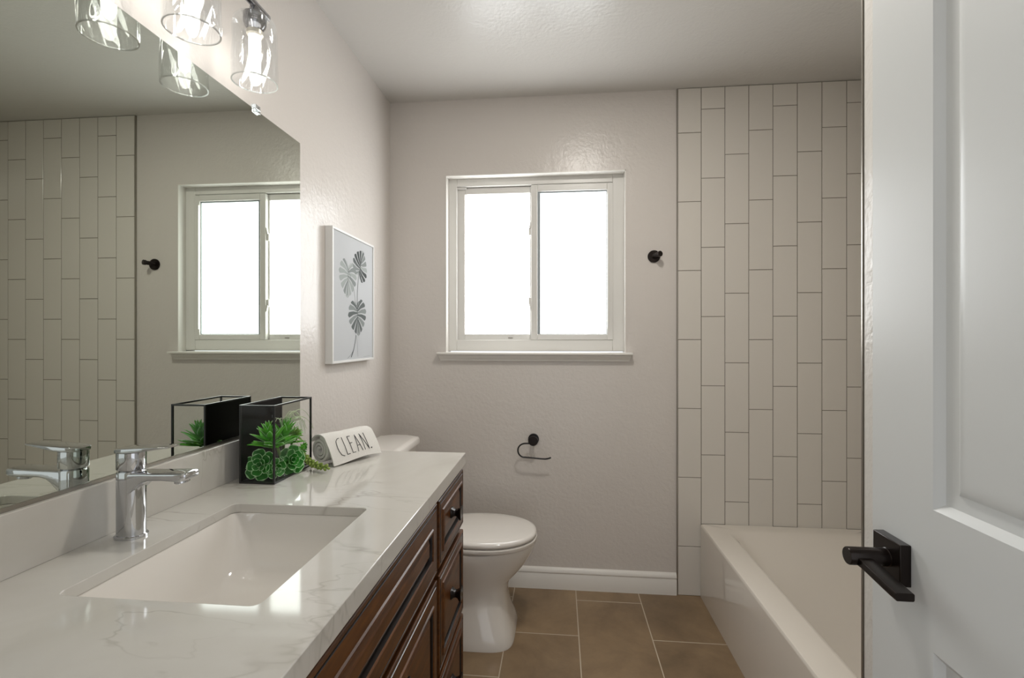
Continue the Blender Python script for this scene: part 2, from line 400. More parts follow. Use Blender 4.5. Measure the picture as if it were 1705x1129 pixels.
for (xa, ya), (xb, yb) in box_f:
    for z0, z1 in zip(zs, zs[1:]): b.faces.new([b.verts.new(p) for p in ((xa, ya, z0), (xb, yb, z0), (xb, yb, z1), (xa, ya, z1))])
for z in (DZ0, DZ1):
    for ya, yb in ((DY0, py0), (py0, py1), (py1, DY1)):
        b.faces.new([b.verts.new(p) for p in ((DX, ya, z), (DX+DT, ya, z), (DX+DT, yb, z), (DX, yb, z))])
bmesh.ops.remove_doubles(b, verts=b.verts, dist=1e-5)
obj('door_leaf', b, 'door', door, sm=28)
hy, hz = .7462, .9225
dh = thing('door_handle', (DX, hy, hz), None, None); dh.parent = door; dh.location = Vector((DX, hy, hz))-ROOT[door]
del_keys = [k for k in dh.keys()]
b = bm_(); box(b, DX-.0150, DX, hy-.0290, hy+.0290, hz-.0290, hz+.0290); obj('backplate', b, 'bronze', dh, bevel=.0012)
b = bm_(); lathe(b, (DX-.008, hy, hz), (-1, 0, 0), [(.0145, 0), (.0145, .006), (.0125, .008), (.0125, .0585), (.0115, .060)], 28)
obj('spindle', b, 'bronze', dh, sm=40)
b = bm_(); loft(b, [rrect(0, 0, .0105, .0058, .0025, 0, 4)]*2, False, False); b.clear()
def lever_ring(y, hw, hh, z): return [Vector((.4345+p.x, y, z+p.y)) for p in rrect(0, 0, hw, hh, .0022, 0, 4)]
loft(b, [lever_ring(hy+.006, .0100, .0062, hz-.004), lever_ring(hy-.02, .0105, .0058, hz-.004), lever_ring(.668, .0112, .0055, hz-.0105), lever_ring(.655, .0112, .0052, hz-.0115)])
obj('lever', b, 'bronze', dh, sm=40)
for z in (.28, 1.02, 1.80):
    b = bm_(); cyl(b, (DX-.004, DY0-.004, z-.045), (DX-.004, DY0-.004, z+.045), .006, n=14); obj('hinge', b, 'bronze', door)

# ---------------------------------------------------------------- vanity
CX, CZ, CT = -.3005, .8686, .020          # counter front edge, top height, slab
CY0, CY1 = .100, 1.536
FX = -.306                                # face of doors and drawers
van = thing('vanity_cabinet', (-.58, .82, 0), 'dark espresso wood bathroom vanity with raised panel drawers and doors under the white counter', 'cabinet')
b = bm_()
box(b, XL+.004, FX-.021, CY0+.008, CY0+.026, .09, CZ-CT)                # side panels, back, bottom, rails: an open carcass
box(b, XL+.004, FX-.021, CY1-.022, CY1-.006, 0, CZ-CT)
box(b, XL+.004, XL+.016, CY0+.026, CY1-.022, .09, CZ-CT)
box(b, XL+.016, FX-.021, CY0+.026, CY1-.022, .09, .108)
obj('carcass', b, 'wood', van, sm=None, bevel=.001)
b = bm_()
ys = [CY0+.008, .118, .432, .447, 1.197, 1.2155, 1.5285, CY1-.006]
for y0, y1 in ((CY0+.008, .135), (.418, .462), (1.182, 1.232), (1.512, CY1-.006)): box(b, FX-.021, FX-.0195+.0006, y0, y1, .09, CZ-CT-.0005)
for z0, z1 in ((.09, .112), (.610, .650), (.810, CZ-CT-.0005)): box(b, FX-.0212, FX-.0195, CY0+.008, CY1-.006, z0, z1)
for y0, y1 in ((CY0+.02, .44), (1.20, CY1-.02)): box(b, FX-.0212, FX-.0195, y0, y1, .345, .380)
obj('face_frame', b, 'wood_dark', van, sm=None)
b = bm_(); box(b, XL+.05, FX-.075, CY0+.02, CY1-.022, 0, .09); obj('toe_kick', b, 'wood_dark', van, sm=None)
def front(name, y0, y1, z0, z1, rail=.036):
    bm = bm_(); w, h = y1-y0, z1-z0
    k = min(1, h/.17); r = rail*max(.8, k)
    rings = [(0, -.0190), (0, -.0030), (.0012, -.0012), (.0042, 0), (.0075, -.0004), (.0082, -.0026), (.0110, -.0026), (.0120, 0),
             (r-.004, 0), (r-.002, .0034), (r+.002, .0040), (r+.0045, .0012), (r+.0060, -.0085), (r+.0105, -.0095), (r+.0130, -.0065), (r+.022, -.0010), (r+.026, 0)]
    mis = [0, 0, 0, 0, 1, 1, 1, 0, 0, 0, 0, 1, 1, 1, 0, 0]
    rings = [(i, hh) for i, hh in rings if i < h/2-.003]; mis = mis[:len(rings)-1]
    panel_rings(bm, (FX, y0, z0), (0, 1, 0), (0, 0, 1), (1, 0, 0), w, h, rings, 0, mis)
    o = obj(name, bm, ['wood', 'wood_dark'], van, sm=None); return o
def knob(parent, y, z):
    bm = bm_(); sq = lambda x, a, c: [Vector((x, y+p.x, z+p.y)) for p in rrect(0, 0, a, c, min(a, c)*.35, 0, 3)]
    loft(bm, [sq(FX+.0005, .0150, .0135), sq(FX+.003, .0148, .0130), sq(FX+.008, .0112, .0092), sq(FX+.014, .0098, .0076), sq(FX+.020, .0118, .0098), sq(FX+.0265, .0185, .0170), sq(FX+.0290, .0190, .0178), sq(FX+.0305, .0175, .0162)])
    return obj('knob', bm, 'bronze', parent, sm=40)
for z0, z1, kz in ((.646, .8185, .742), (.3715, .6255, .512), (.118, .3555, .262)):
    o = front('drawer', 1.217, 1.5265, z0, z1, .034); knob(o, 1.352, kz)
    o = front('drawer', .114, .4265, z0, z1, .034); knob(o, .270, kz)
front('false_front', .449, 1.1955, .6455, .8205, .050)
for y0, y1, ky in ((.826, 1.1955, .862), (.449, .8195, .784)):
    o = front('cabinet_door', y0, y1, .118, .6267, .045); knob(o, ky, .592)

# counter slab with the sink cut out of it
SX0, SX1, SY0, SY1 = -.7235, -.4135, .6290, 1.0150
scx, scy, shx, shy = (SX0+SX1)/2, (SY0+SY1)/2, (SX1-SX0)/2, (SY1-SY0)/2
b = bm_()
outer = [b.verts.new(p) for p in ((XL+.001, CY0, CZ), (CX-.018, CY0, CZ), (CX-.018, CY1, CZ), (XL+.001, CY1, CZ))]
inner = [b.verts.new(p) for p in rrect(scx, scy, shx, shy, .015, CZ, 6)]
ed = [b.edges.new((l[i], l[(i+1) % len(l)])) for l in (outer, inner) for i in range(len(l))]
bmesh.ops.triangle_fill(b, use_beauty=True, edges=ed)
fs = b.faces[:]
ex = bmesh.ops.extrude_face_region(b, geom=fs)
bmesh.ops.translate(b, verts=[v for v in ex['geom'] if isinstance(v, bmesh.types.BMVert)], vec=(0, 0, -CT))
# the front edge is built up thicker than the slab
LE = CX-.018
def at_(y, z): return min((v for v in b.verts), key=lambda v: (v.co-Vector((LE, y, z))).length)
a0, a1, c0, c1 = at_(CY0, CZ), at_(CY1, CZ), at_(CY0, CZ-CT), at_(CY1, CZ-CT)
for f in list(b.faces):
    if set(f.verts) == {a0, a1, c0, c1}: b.faces.remove(f)
e0, e1, g0, g1, i0, i1 = [b.verts.new((x, y, z)) for x, z in ((CX, CZ), (CX, CZ-.0365), (LE, CZ-.0365)) for y in (CY0, CY1)]
for f in ((a0, a1, e1, e0), (e0, e1, g1, g0), (g0, g1, i1, i0), (i0, i1, c1, c0), (a0, e0, g0, i0, c0), (a1, e1, g1, i1, c1)): b.faces.new(f)
ct = obj('countertop', b, 'quartz', None, sm=30, bevel=.0016)
tag(ct, 'white quartz bathroom countertop with faint grey veins on the dark vanity', 'countertop')
b = bm_(); box(b, XL+.001, -.8428, CY0, CY1, CZ, .9687)
tag(obj('backsplash', b, 'quartz', None, sm=None, bevel=.0012), 'low white quartz backsplash strip along the wall under the mirror', 'backsplash')

# undermount sink
b = bm_()
def sring(hx, hy, r, z, ox=0): return rrect(scx+ox, scy, hx, hy, r, z, 8)
loft(b, [sring(shx+.022, shy+.022, .03, CZ-CT-.0004), sring(shx+.002, shy+.002, .024, CZ-CT-.0004), sring(shx-.001, shy-.001, .024, CZ-CT-.006), sring(shx-.012, shy-.016, .034, .800, .002),
         sring(shx-.028, shy-.040, .05, .750, .004), sring(shx-.045, shy-.062, .06, .731, .006), sring(shx-.075, shy-.10, .06, .722, .006), sring(.024, .024, .0235, .718, .006)], False, True)
sk = thing('sink', (scx, scy, .70), 'white rectangular undermount basin set into the quartz counter', 'sink')
obj('basin', b, 'porc', sk, sm=50, solid=0)
b = bm_(); lathe(b, (scx+.006, scy, .7185), (0, 0, 1), [(.0225, 0), (.0225, .002), (.018, .003), (.016, .001), (.001, .0015)], 28); obj('drain', b, 'chrome', sk)

# ---------------------------------------------------------------- faucet
fx0, fx1, fy = -.8190, -.7715, .8285
fc = (fx0+fx1)/2; fh = (fx1-fx0)/2
fau = thing('faucet', (fc, fy, CZ), 'polished chrome single lever basin faucet standing behind the sink', 'faucet')
b = bm_(); st = lambda g, z, n=8: rrect(fc, fy, fh+g, .0200+g, .0195+g, z, n)
loft(b, [st(.0035, CZ+.0002), st(.0035, CZ+.004), st(.0015, CZ+.006)]); obj('base_ring', b, 'chrome', fau, sm=40)
# body flowing into the spout: column then a flat-topped beam
b = bm_()
loft(b, [st(0, CZ+.006), st(0, .930), st(0, .952), st(0, .972), st(0, .9895), st(-.001, .9915)])
obj('body', b, 'chrome', fau, sm=45)
b = bm_()
def sp(x, hw, zt, zb, r=.004): return [Vector((x, fy+p.x, (zt+zb)/2+p.y)) for p in rrect(0, 0, hw, (zt-zb)/2, r, 0, 4)]
loft(b, [sp(fc-.012, .0192, .9905, .945), sp(fx1-.012, .0192, .9905, .952), sp(fx1-.004, .0192, .9907, .9600), sp(fx1+.004, .0192, .9909, .9680), sp(fx1+.014, .0193, .9911, .9745), sp(fx1+.026, .0194, .9912, .9775),
         sp(-.720, .0198, .9920, .9785), sp(-.695, .0202, .9928, .9775), sp(-.683, .0200, .9930, .9778), sp(-.677, .0190, .9930, .9792), sp(-.6735, .0172, .9928, .9815), sp(-.672, .0150, .9922, .9840)])
spo = obj('spout', b, 'chrome', fau, sm=50)
b = bm_(); lathe(b, (-.694, fy, .9785), (.12, 0, -1), [(.0125, 0), (.0125, .006), (.0105, .0075), (.0095, .005)], 26); obj('aerator', b, 'chrome', spo)
b = bm_(); loft(b, [st(-.001, .9945), st(.0004, .9960), st(.0004, 1.020), st(0, 1.0265)]); hd = obj('handle_cap', b, 'chrome', fau, sm=45)
b = bm_(); loft(b, [st(-.004, .9910), st(-.004, .9950)]); obj('neck_ring', b, 'dark_chrome', fau)
b = bm_()
def lv(x, hw, zt, zb): return [Vector((x, fy+p.x, (zt+zb)/2+p.y)) for p in rrect(0, 0, hw, (zt-zb)/2, .0016, 0, 3)]
loft(b, [lv(fx0-.001, .011, 1.0330, 1.0262), lv(fx0+.006, .0180, 1.0338, 1.0262), lv(fc, .0206, 1.0356, 1.0262), lv(fx1+.002, .0206, 1.0370, 1.0285), lv(-.738, .0185, 1.0384, 1.0335), lv(-.718, .0160, 1.0392, 1.0366), lv(-.709, .0135, 1.0394, 1.0374)])
obj('lever', b, 'chrome', fau, sm=50)

# ---------------------------------------------------------------- mirror
mir = thing('mirror', (XL+.005, .78, .9703), 'large frameless wall mirror above the backsplash', 'mirror')
b = bm_(); box(b, XL+.0015, -.8549, .06, 1.5246, .9735, 1.8837); obj('mirror_glass', b, 'mirror', mir, sm=None)
b = bm_(); box(b, XL+.001, -.8525, .06, 1.5246, .9692, .9735); box(b, -.8547, -.8530, .06, 1.5246, .9735, .9760); obj('bottom_channel', b, 'alum', mir, sm=None)
b = bm_(); box(b, XL+.0005, -.8490, 1.280, 1.3035, 1.884, 1.897); box(b, -.8547, -.8490, 1.280, 1.3035, 1.8745, 1.884)
cl = obj('mirror_clip', b, 'clip', mir, sm=None, bevel=.001)
b = bm_(); lathe(b, (-.849, 1.2918, 1.890), (1, 0, 0), [(.004, 0), (.0035, .0015), (.001, .002)], 14); obj('clip_screw', b, 'chrome', cl)

# ---------------------------------------------------------------- vanity light: bar, four swirled glass shades, lit bulbs
LX = -.760; ly = [1.143, .935, .727, .519]; BZ = 2.074; SB = 1.8785
vl = thing('vanity_light', (XL, .831, 2.02), 'polished metal bar light with clear swirled glass shades above the mirror', 'wall light')
b = bm_(); box(b, XL+.0005, XL+.022, .731, .931, 2.014, 2.134); obj('backplate', b, 'dark_chrome', vl, bevel=.004)
b = bm_(); cyl(b, (LX, ly[-1]-.05, BZ), (LX, ly[0]+.052, BZ), .0095, n=20); obj('bar', b, 'dark_chrome', vl, sm=40)
for y in (.771, .891):
    b = bm_(); cyl(b, (XL+.02, y, BZ), (LX, y, BZ), .0085, n=18); obj('arm', b, 'dark_chrome', vl, sm=40)
def shade_bm(y):
    bm = bm_(); n = 72; R = []
    prof = [(.0250, 2.0395), (.0350, 2.0390), (.0440, 2.0368), (.0482, 2.0315), (.0497, 2.0230), (.0502, 1.995), (.0510, 1.965), (.0516, 1.935), (.0522, 1.905), (.0526, SB+.003), (.0526, SB)]
    fine = []
    for (r0, z0), (r1, z1) in zip(prof, prof[1:]):
        k = max(1, int(abs(z1-z0)/.006))
        for i in range(k): fine.append((r0+(r1-r0)*i/k, z0+(z1-z0)*i/k))
    fine.append(prof[-1])
    def ring(r, z, amp):
        out = []
        for i in range(n):
            a = 2*PI*i/n; w = amp*math.sin(11*a+(z-SB)*75)
            out.append(Vector((LX+(r+w)*math.cos(a), y+(r+w)*math.sin(a), z)))
        return out
    outer_ = [ring(r, z, .0015*min(1, max(0, (2.03-z)/.02))*min(1, (z-SB)/.012)) for r, z in fine]
    inner_ = [ring(r-.0028, z-(.0025 if z > 2.03 else 0), 0) for r, z in fine][::-1]
    inner_[0] = ring(fine[-1][0]-.0028, SB, 0)
    loft(bm, outer_+inner_, False, False); return bm
for y in ly:
    s = obj('glass_shade', shade_bm(y), 'shade', vl, sm=60)
    b = bm_(); N_ = 72; us, vs_ = Vector((1, 0, 0)), Vector((0, 1, 0))
    loft(b, [circ((LX, y, SB-.0010), us, vs_, .0529, N_), circ((LX, y, SB+.0012), us, vs_, .0529, N_), circ((LX, y, SB+.0012), us, vs_, .0496, N_), circ((LX, y, SB-.0010), us, vs_, .0496, N_), circ((LX, y, SB-.0010), us, vs_, .0529, N_)], False, False)
    obj('shade_lip', b, 'lip', s, sm=40)
    b = bm_(); lathe(b, (LX, y, BZ), (0, 0, -1), [(.009, .004), (.012, .008), (.012, .020), (.0265, .026), (.0265, .046), (.0235, .055), (.0195, .060), (.0175, .066)], 30)
    obj('socket', b, 'dark_chrome', vl, sm=40)
    b = bm_(); lathe(b, (LX, y, 2.010), (0, 0, -1), [(.0165, 0), (.0195, .003), (.0195, .012), (.016, .016)], 26)
    bc = obj('bulb_collar', b, 'gold', vl, sm=40)
    b = bm_(); lathe(b, (LX, y, 1.996), (0, 0, -1), [(.0120, 0), (.0135, .006), (.0138, .020), (.0134, .052), (.0122, .066), (.0090, .076), (.0045, .081), (.0005, .0825)], 26)
    obj('bulb', b, 'bulb', vl, sm=60)

# flush round ceiling light just above the top of the view
cl = thing('ceiling_light', (.16, 1.38, H), 'small round flush ceiling light over the middle of the floor', 'ceiling light')
b = bm_(); lathe(b, (.16, 1.38, H-.0005), (0, 0, -1), [(.095, 0), (.095, .006), (.088, .014), (.078, .016)], 40); obj('trim_ring', b, 'trim', cl, sm=40)
b = bm_(); lathe(b, (.16, 1.38, H-.0165), (0, 0, -1), [(.077, 0), (.060, .004), (.001, .006)], 40); obj('diffuser', b, 'down', cl, sm=40)

# ---------------------------------------------------------------- framed botanical print
PX = -.8328; PY0, PY1, PZ0, PZ1 = 1.7100, 2.1120, 1.1420, 1.6545
pic = thing('picture_frame', (XL, (PY0+PY1)/2, PZ0), 'thin white framed print of grey monstera leaves on the wall beside the mirror', 'picture')
b = bm_(); fw = .009
for y0, y1, z0, z1 in ((PY0, PY0+fw, PZ0, PZ1), (PY1-fw, PY1, PZ0, PZ1), (PY0+fw, PY1-fw, PZ0, PZ0+fw), (PY0+fw, PY1-fw, PZ1-fw, PZ1)):
    box(b, XL+.0005, PX, y0, y1, z0, z1)
obj('frame', b, 'frame', pic, sm=None, bevel=.001)
b = bm_(); px = PX-.0045
box(b, XL+.006, px, PY0+fw, PY1-fw, PZ0+fw, PZ1-fw, 0)
LAY = [0]
def poly(pts, mi):
    LAY[0] += 1; x = px+.0002+LAY[0]*.000006
    try: b.faces.new([b.verts.new((x, p[0], p[1])) for p in pts]).material_index = mi
    except ValueError: pass
def stroke(p0, p1, w, mi, bend=0):
    p0, p1 = Vector(p0), Vector(p1); d = p1-p0; n = Vector((-d.y, d.x)).normalized()
    L = []; R_ = []
    for i in range(9):
        t = i/8; c = p0+d*t+n*bend*math.sin(PI*t); L.append(c+n*w/2); R_.append(c-n*w/2)
    for i in range(8): poly([L[i], L[i+1], R_[i+1], R_[i]], mi)
HEART = [(.02, -.02), (.16, -.20), (.40, -.26), (.62, -.17), (.76, .02), (.82, .22), (.78, .42), (.66, .60), (.48, .77), (.27, .91), (.10, 1.0), (.0, 1.06)]
def heart(u):
    f = u*(len(HEART)-1); i = min(len(HEART)-2, int(f)); f -= i
    a, c = HEART[i], HEART[i+1]; return a[0]+(c[0]-a[0])*f, a[1]+(c[1]-a[1])*f
def monstera(base, tip, half, nl, shades, squeeze=(1, 1)):
    """split heart-shaped leaf: lobes between slits that narrow towards the midrib"""
    base, tip = Vector(base), Vector(tip); ax = tip-base; L = ax.length; a = ax.normalized(); n = Vector((-a.y, a.x))
    for si, sd in enumerate((-1, 1)):
        for i in range(nl):
            u0, u1 = .03+.96*i/nl, .03+.96*(i+1)/nl; g = (u1-u0)*.13
            m0, m1 = .01+.56*(i/nl)**1.2, .01+.56*((i+1)/nl)**1.2
            pts = [base+a*L*m0, base+a*L*(m0+(m1-m0)*.75)]
            ot = []
            for k in range(7):
                u = u0+g+(u1-u0-2*g)*k/6; x, y = heart(u)
                rr = 1-.10*abs(k/3-1)**2; ot.append(base+a*L*y+n*sd*half/.82*x*rr*squeeze[si])
            mid0 = base+a*L*m0*1.0; c0 = (pts[0]+ot[0])*.5-a*L*.030; c1 = (pts[1]+ot[-1])*.5-a*L*.030
            poly([pts[0], c0]+ot+[c1, pts[1]], 1+shades[(i*2+si) % len(shades)])
    stroke(base, base+a*L*.95, .0022, min(4, 2+max(shades)))
monstera((1.853, 1.517), (1.843, 1.402), .083, 8, (0, 0, 1, 0, 0, 1, 0))
monstera((1.958, 1.512), (1.998, 1.606), .076, 8, (2, 0, 3, 1, 3, 1, 3), (1.0, 1.0))
monstera((1.937, 1.366), (1.953, 1.252), .092, 8, (1, 1, 2, 2, 1, 2, 2))
stroke((1.956, 1.516), (1.938, 1.368), .0035, 3, -.006); stroke((1.853, 1.508), (1.925, 1.37), .0025, 2, .012)
stroke((1.925, 1.250), (1.878, 1.160), .0050, 4, .008); stroke((1.925, 1.248), (1.845, 1.157), .0024, 2, .02); stroke((1.927, 1.248), (1.944, 1.160), .0018, 2, .004)
stroke((1.938, 1.368), (1.960, 1.392), .004, 3, .006); stroke((2.00, 1.158), (2.075, 1.160), .0014, 1)
obj('botanical_print', b, ['paper', 'ink0', 'ink1', 'ink2', 'ink3'], pic, sm=None)

# ---------------------------------------------------------------- toilet
TY = 2.045
toi = thing('toilet', (-.45, TY, 0), 'white two piece toilet between the vanity and the back wall', 'toilet')
def egg(xb, xt, w, z, n=48, p=2.2, fr=.5):
    """plan outline pointing to +x: widest at fr of the length"""
    xm = xb+(xt-xb)*fr; pts = []
    for i in range(n):
        a = 2*PI*i/n; c, s = math.cos(a), math.sin(a)
        ex = 2/p
        x = xm+((xt-xm) if c > 0 else (xm-xb))*math.copysign(abs(c)**ex, c); y = TY+w*math.copysign(abs(s)**ex, s)
        pts.append(Vector((x, y, z)))
    return pts
b = bm_()
loft(b, [egg(-.640, -.183, .165, .0, p=4.5, fr=.6), egg(-.640, -.182, .165, .012, p=4.5, fr=.6), egg(-.640, -.193, .158, .045, p=4.0, fr=.6), egg(-.640, -.208, .142, .095, p=3.4, fr=.6), egg(-.640, -.217, .128, .150, p=3, fr=.6),
         egg(-.640, -.218, .124, .185, p=2.8, fr=.6), egg(-.640, -.208, .130, .225, p=2.5, fr=.55), egg(-.645, -.170, .147, .262, p=2.3, fr=.52), egg(-.650, -.134, .163, .305, p=2.2, fr=.50),
         egg(-.655, -.110, .174, .345, p=2.15, fr=.5), egg(-.655, -.100, .178, .372, p=2.1, fr=.5), egg(-.655, -.1005, .177, .381, p=2.1, fr=.5), egg(-.650, -.110, .168, .3835, p=2.1, fr=.5)])
obj('bowl', b, 'porc', toi, sm=60)
b = bm_(); loft(b, [egg(-.556, -.108, .168, .3865), egg(-.560, -.097, .178, .3880), egg(-.562, -.094, .180, .391), egg(-.562, -.094, .180, .402), egg(-.560, -.098, .177, .4045), egg(-.556, -.108, .168, .4055)]); obj('seat', b, 'porc', toi, sm=50)
b = bm_(); loft(b, [egg(-.556, -.112, .165, .4085), egg(-.560, -.100, .175, .4095), egg(-.562, -.096, .178, .4125), egg(-.562, -.096, .178, .421), egg(-.560, -.100, .174, .4265), egg(-.552, -.112, .162, .4300), egg(-.535, -.15, .13, .4322), egg(-.50, -.22, .07, .4332)])
obj('lid', b, 'porc', toi, sm=60)
for s in (-1, 1):
    b = bm_(); cyl(b, (-.575, TY+s*.07-.02, .405), (-.575, TY+s*.07+.02, .405), .013, n=16); obj('hinge', b, 'porc', toi, sm=40)
b = bm_()
def tk(x0, x1, w, z, r=.035, bow=.0):
    pts = rrect((x0+x1)/2, TY, (x1-x0)/2, w, r, z, 8)
    for p in pts:
        if p.x > (x0+x1)/2: p.x += bow*(1-((p.y-TY)/w)**2)
    return pts
loft(b, [tk(XL+.022, -.695, .175, .386, .03, .006), tk(XL+.020, -.680, .195, .46, .035, .01), tk(XL+.018, -.672, .205, .742, .035, .014)]); obj('tank', b, 'porc', toi, sm=50)
b = bm_()
loft(b, [tk(XL+.016, -.664, .210, .743, .05, .016), tk(XL+.014, -.659, .214, .747, .05, .018), tk(XL+.014, -.659, .214, .767, .05, .018), tk(XL+.018, -.665, .209, .7745, .048, .018), tk(XL+.03, -.685, .19, .776, .04, .014)])
obj('tank_lid', b, 'porc', toi, sm=50)
b = bm_(); cyl(b, (-.668, TY-.15, .70), (-.650, TY-.15, .70), .011, n=18); obox(b, (-.648, TY-.125, .697), (1, 0, 0), (0, 1, 0), (0, 0, 1), .004, .034, .007)
obj('flush_lever', b, 'chrome', toi, bevel=.001)

# ---------------------------------------------------------------- bathtub
TX0, TX1, TYA, TYB, TZ = .6729, XR-.010, WY+.011, D-.0105, .3476
tcx, tcy, thx, thy = (TX0+TX1)/2, (TYA+TYB)/2, (TX1-TX0)/2, (TYB-TYA)/2
tub = thing('bathtub', (tcx, tcy, 0), 'white alcove bathtub with a plain apron below the tiled wall', 'bathtub')
b = bm_()
def tr(dx0, dx1, dy0, dy1, r, z):
    return rrect((TX0+dx0+TX1-dx1)/2, (TYA+dy0+TYB-dy1)/2, (TX1-TX0-dx0-dx1)/2, (TYB-TYA-dy0-dy1)/2, r, z, 8)
loft(b, [tr(0, 0, 0, 0, .004, 0), tr(0, 0, 0, 0, .004, TZ-.012), tr(.001, 0, 0, 0, .004, TZ-.006), tr(.004, 0, 0, 0, .006, TZ-.0015), tr(.010, .002, .001, .001, .008, TZ),
         tr(.096, .050, .075, .060, .06, TZ), tr(.108, .056, .082, .075, .07, TZ-.003), tr(.118, .062, .09, .10, .08, TZ-.014), tr(.130, .070, .10, .15, .09, TZ-.05), tr(.150, .085, .12, .26, .10, TZ-.16), tr(.165, .10, .14, .34, .10, .09), tr(.19, .12, .17, .40, .09, .068), tr(.26, .20, .28, .50, .06, .060)])
obj('tub_shell', b, 'tub', tub, sm=40)
b = bm_(); lathe(b, (tcx, TYA+.24, .0605), (0, 0, 1), [(.03, 0), (.03, .003), (.02, .004), (.001, .003)], 28); obj('drain', b, 'chrome', tub)

# ---------------------------------------------------------------- toilet paper holder and robe hook
tp = thing('toilet_paper_holder', (-.1256, D, .735), 'empty black open arm toilet paper holder on the back wall below the window', 'paper holder')
cx, cz = -.1270, .7365
b = bm_(); lathe(b, (cx, D, cz), (0, -1, 0), [(.0270, .0003), (.0270, .006), (.0255, .0075), (.012, .0085)], 36); obj('rosette', b, 'black', tp, sm=40)
b = bm_(); lathe(b, (cx, D-.008, cz), (0, -1, 0), [(.0115, 0), (.0115, .040), (.0235, .041), (.0235, .047), (.022, .0485)], 32); po = obj('post', b, 'bronze', tp, sm=40)
b = bm_(); yy = D-.052; k = .978
arc = [(cx, yy, cz-.012), (-.160, yy, cz-.0125), (-.176, yy, cz-.0145), (-.190, yy, cz-.022), (-.1985, yy, cz-.034), (-.2010, yy, cz-.047), (-.1985, yy, cz-.060), (-.191, yy, cz-.071), (-.179, yy, cz-.0785), (-.160, yy, cz-.0805), (-.12, yy, cz-.0830), (-.085, yy, cz-.0855), (-.066, yy, cz-.0858), (-.052, yy, cz-.083), (-.040, yy, cz-.0785)]
tube(b, smooth(arc, 5), .0038, 12); obj('arm', b, 'black', tp, sm=50)
hk = thing('robe_hook', (.4600, D, 1.632), 'small round dark robe hook on the back wall between window and tile', 'hook')
cx, cz = .4570, 1.6335
b = bm_(); lathe(b, (cx, D, cz), (0, -1, 0), [(.0300, .0003), (.0300, .006), (.0285, .008), (.012, .0085)], 36); obj('rosette', b, 'bronze', hk, sm=40)
b = bm_(); lathe(b, (cx-.004, D-.006, cz+.002), (.50, -1, .06), [(.0125, 0), (.0110, .004), (.0110, .040), (.0135, .042), (.0135, .054), (.0122, .0555)], 28); obj('peg', b, 'bronze', hk, sm=40)

# ---------------------------------------------------------------- glass planter
GX0, GX1, GY0, GY1, GZ0, GZ1 = -.8066, -.7165, 1.1550, 1.3350, CZ+.0006, 1.0680
gp = thing('planter', ((GX0+GX1)/2, (GY0+GY1)/2, GZ0), 'open topped glass box planter with black metal edges and one black side on the counter', 'planter')
b = bm_(); r = .0022
for x in (GX0, GX1):
    for y in (GY0, GY1): box(b, x-r, x+r, y-r, y+r, GZ0, GZ1)
    for z in (GZ0+r, GZ1-r): box(b, x-r, x+r, GY0+r, GY1-r, z-r, z+r)
for y in (GY0, GY1):
    for z in (GZ0+r, GZ1-r): box(b, GX0+r, GX1-r, y-r, y+r, z-r, z+r)
obj('wire_frame', b, 'black', gp, sm=None)
b = bm_(); box(b, GX0-.0012, GX0+.0012, GY0+.002, GY1-.002, GZ0+.002, GZ1-.002); obj('side_panel', b, 'blackpanel', gp, sm=None)
b = bm_(); box(b, GX0+.002, GX1-.002, GY0+.002, GY1-.002, GZ0+.0002, GZ0+.0025); obj('base_plate', b, 'blackpanel', gp, sm=None)
for x0, x1, y0, y1 in ((GX0+.002, GX1-.002, GY0-.0006, GY0+.0006), (GX0+.002, GX1-.002, GY1-.0006, GY1+.0006), (GX1-.0006, GX1+.0006, GY0+.002, GY1-.002)):
    b = bm_(); box(b, x0, x1, y0, y1, GZ0+.004, GZ1-.004); obj('glass_pane', b, 'glass', gp, sm=None)

# ---------------------------------------------------------------- artificial succulents
def leaf(bm, P, d, nrm, L, W, curl=.2, cup=.25, tip=.7, thick=.002, mi=0, rim=1, nu=10, nv=9, bend=0.0):
    """one fleshy leaf from P along d, upper side towards nrm; tip 0 = round, 1 = pointed"""
    d = Vector(d).normalized(); nrm = Vector(nrm); nrm = (nrm-d*nrm.dot(d)).normalized(); s = d.cross(nrm)
    top = []; bot = []
    for j in range(nv+1):
        v = (j/nv)**.8 if j < nv else 1
        if tip < .5: w = W*(.20+.80*math.sin(PI*.5*min(1, v/.66))**1.3)*(1 if v < .66 else math.sqrt(max(0, 1-((v-.66)/.34)**2)))
        else: w = W*(.45+.55*math.sin(PI*.5*min(1, v/.4)))*(1 if v < .4 else max(0, 1-((v-.4)/.6)**1.5))
        w = max(w, .0003); c = P+d*(L*v)+nrm*(curl*L*v*v-bend*L*v**3)
        rt, rb = [], []
        for i in range(nu+1):
            t_ = -1+2*i/nu; u = .55*t_+.45*math.sin(PI*.5*t_); z = cup*w*u*u; e = thick*(1-u*u)**.5*(1-.4*v)
            q = c+s*(w*u)+nrm*z
            rt.append(bm.verts.new(q+nrm*e*.3)); rb.append(rt[-1] if i in (0, nu) else bm.verts.new(q-nrm*e))
        top.append(rt); bot.append(rb)
    for j in range(nv):
        for i in range(nu):
            m = rim if (i in (0, nu-1) or j == nv-1) and rim is not None else mi
            for a, flip in ((top, 0), (bot, 1)):
                f = [a[j][i], a[j][i+1], a[j+1][i+1], a[j+1][i]]
                if len(set(f)) < 3: continue
                try: bm.faces.new(f[::-1] if flip else f).material_index = m
                except ValueError: pass
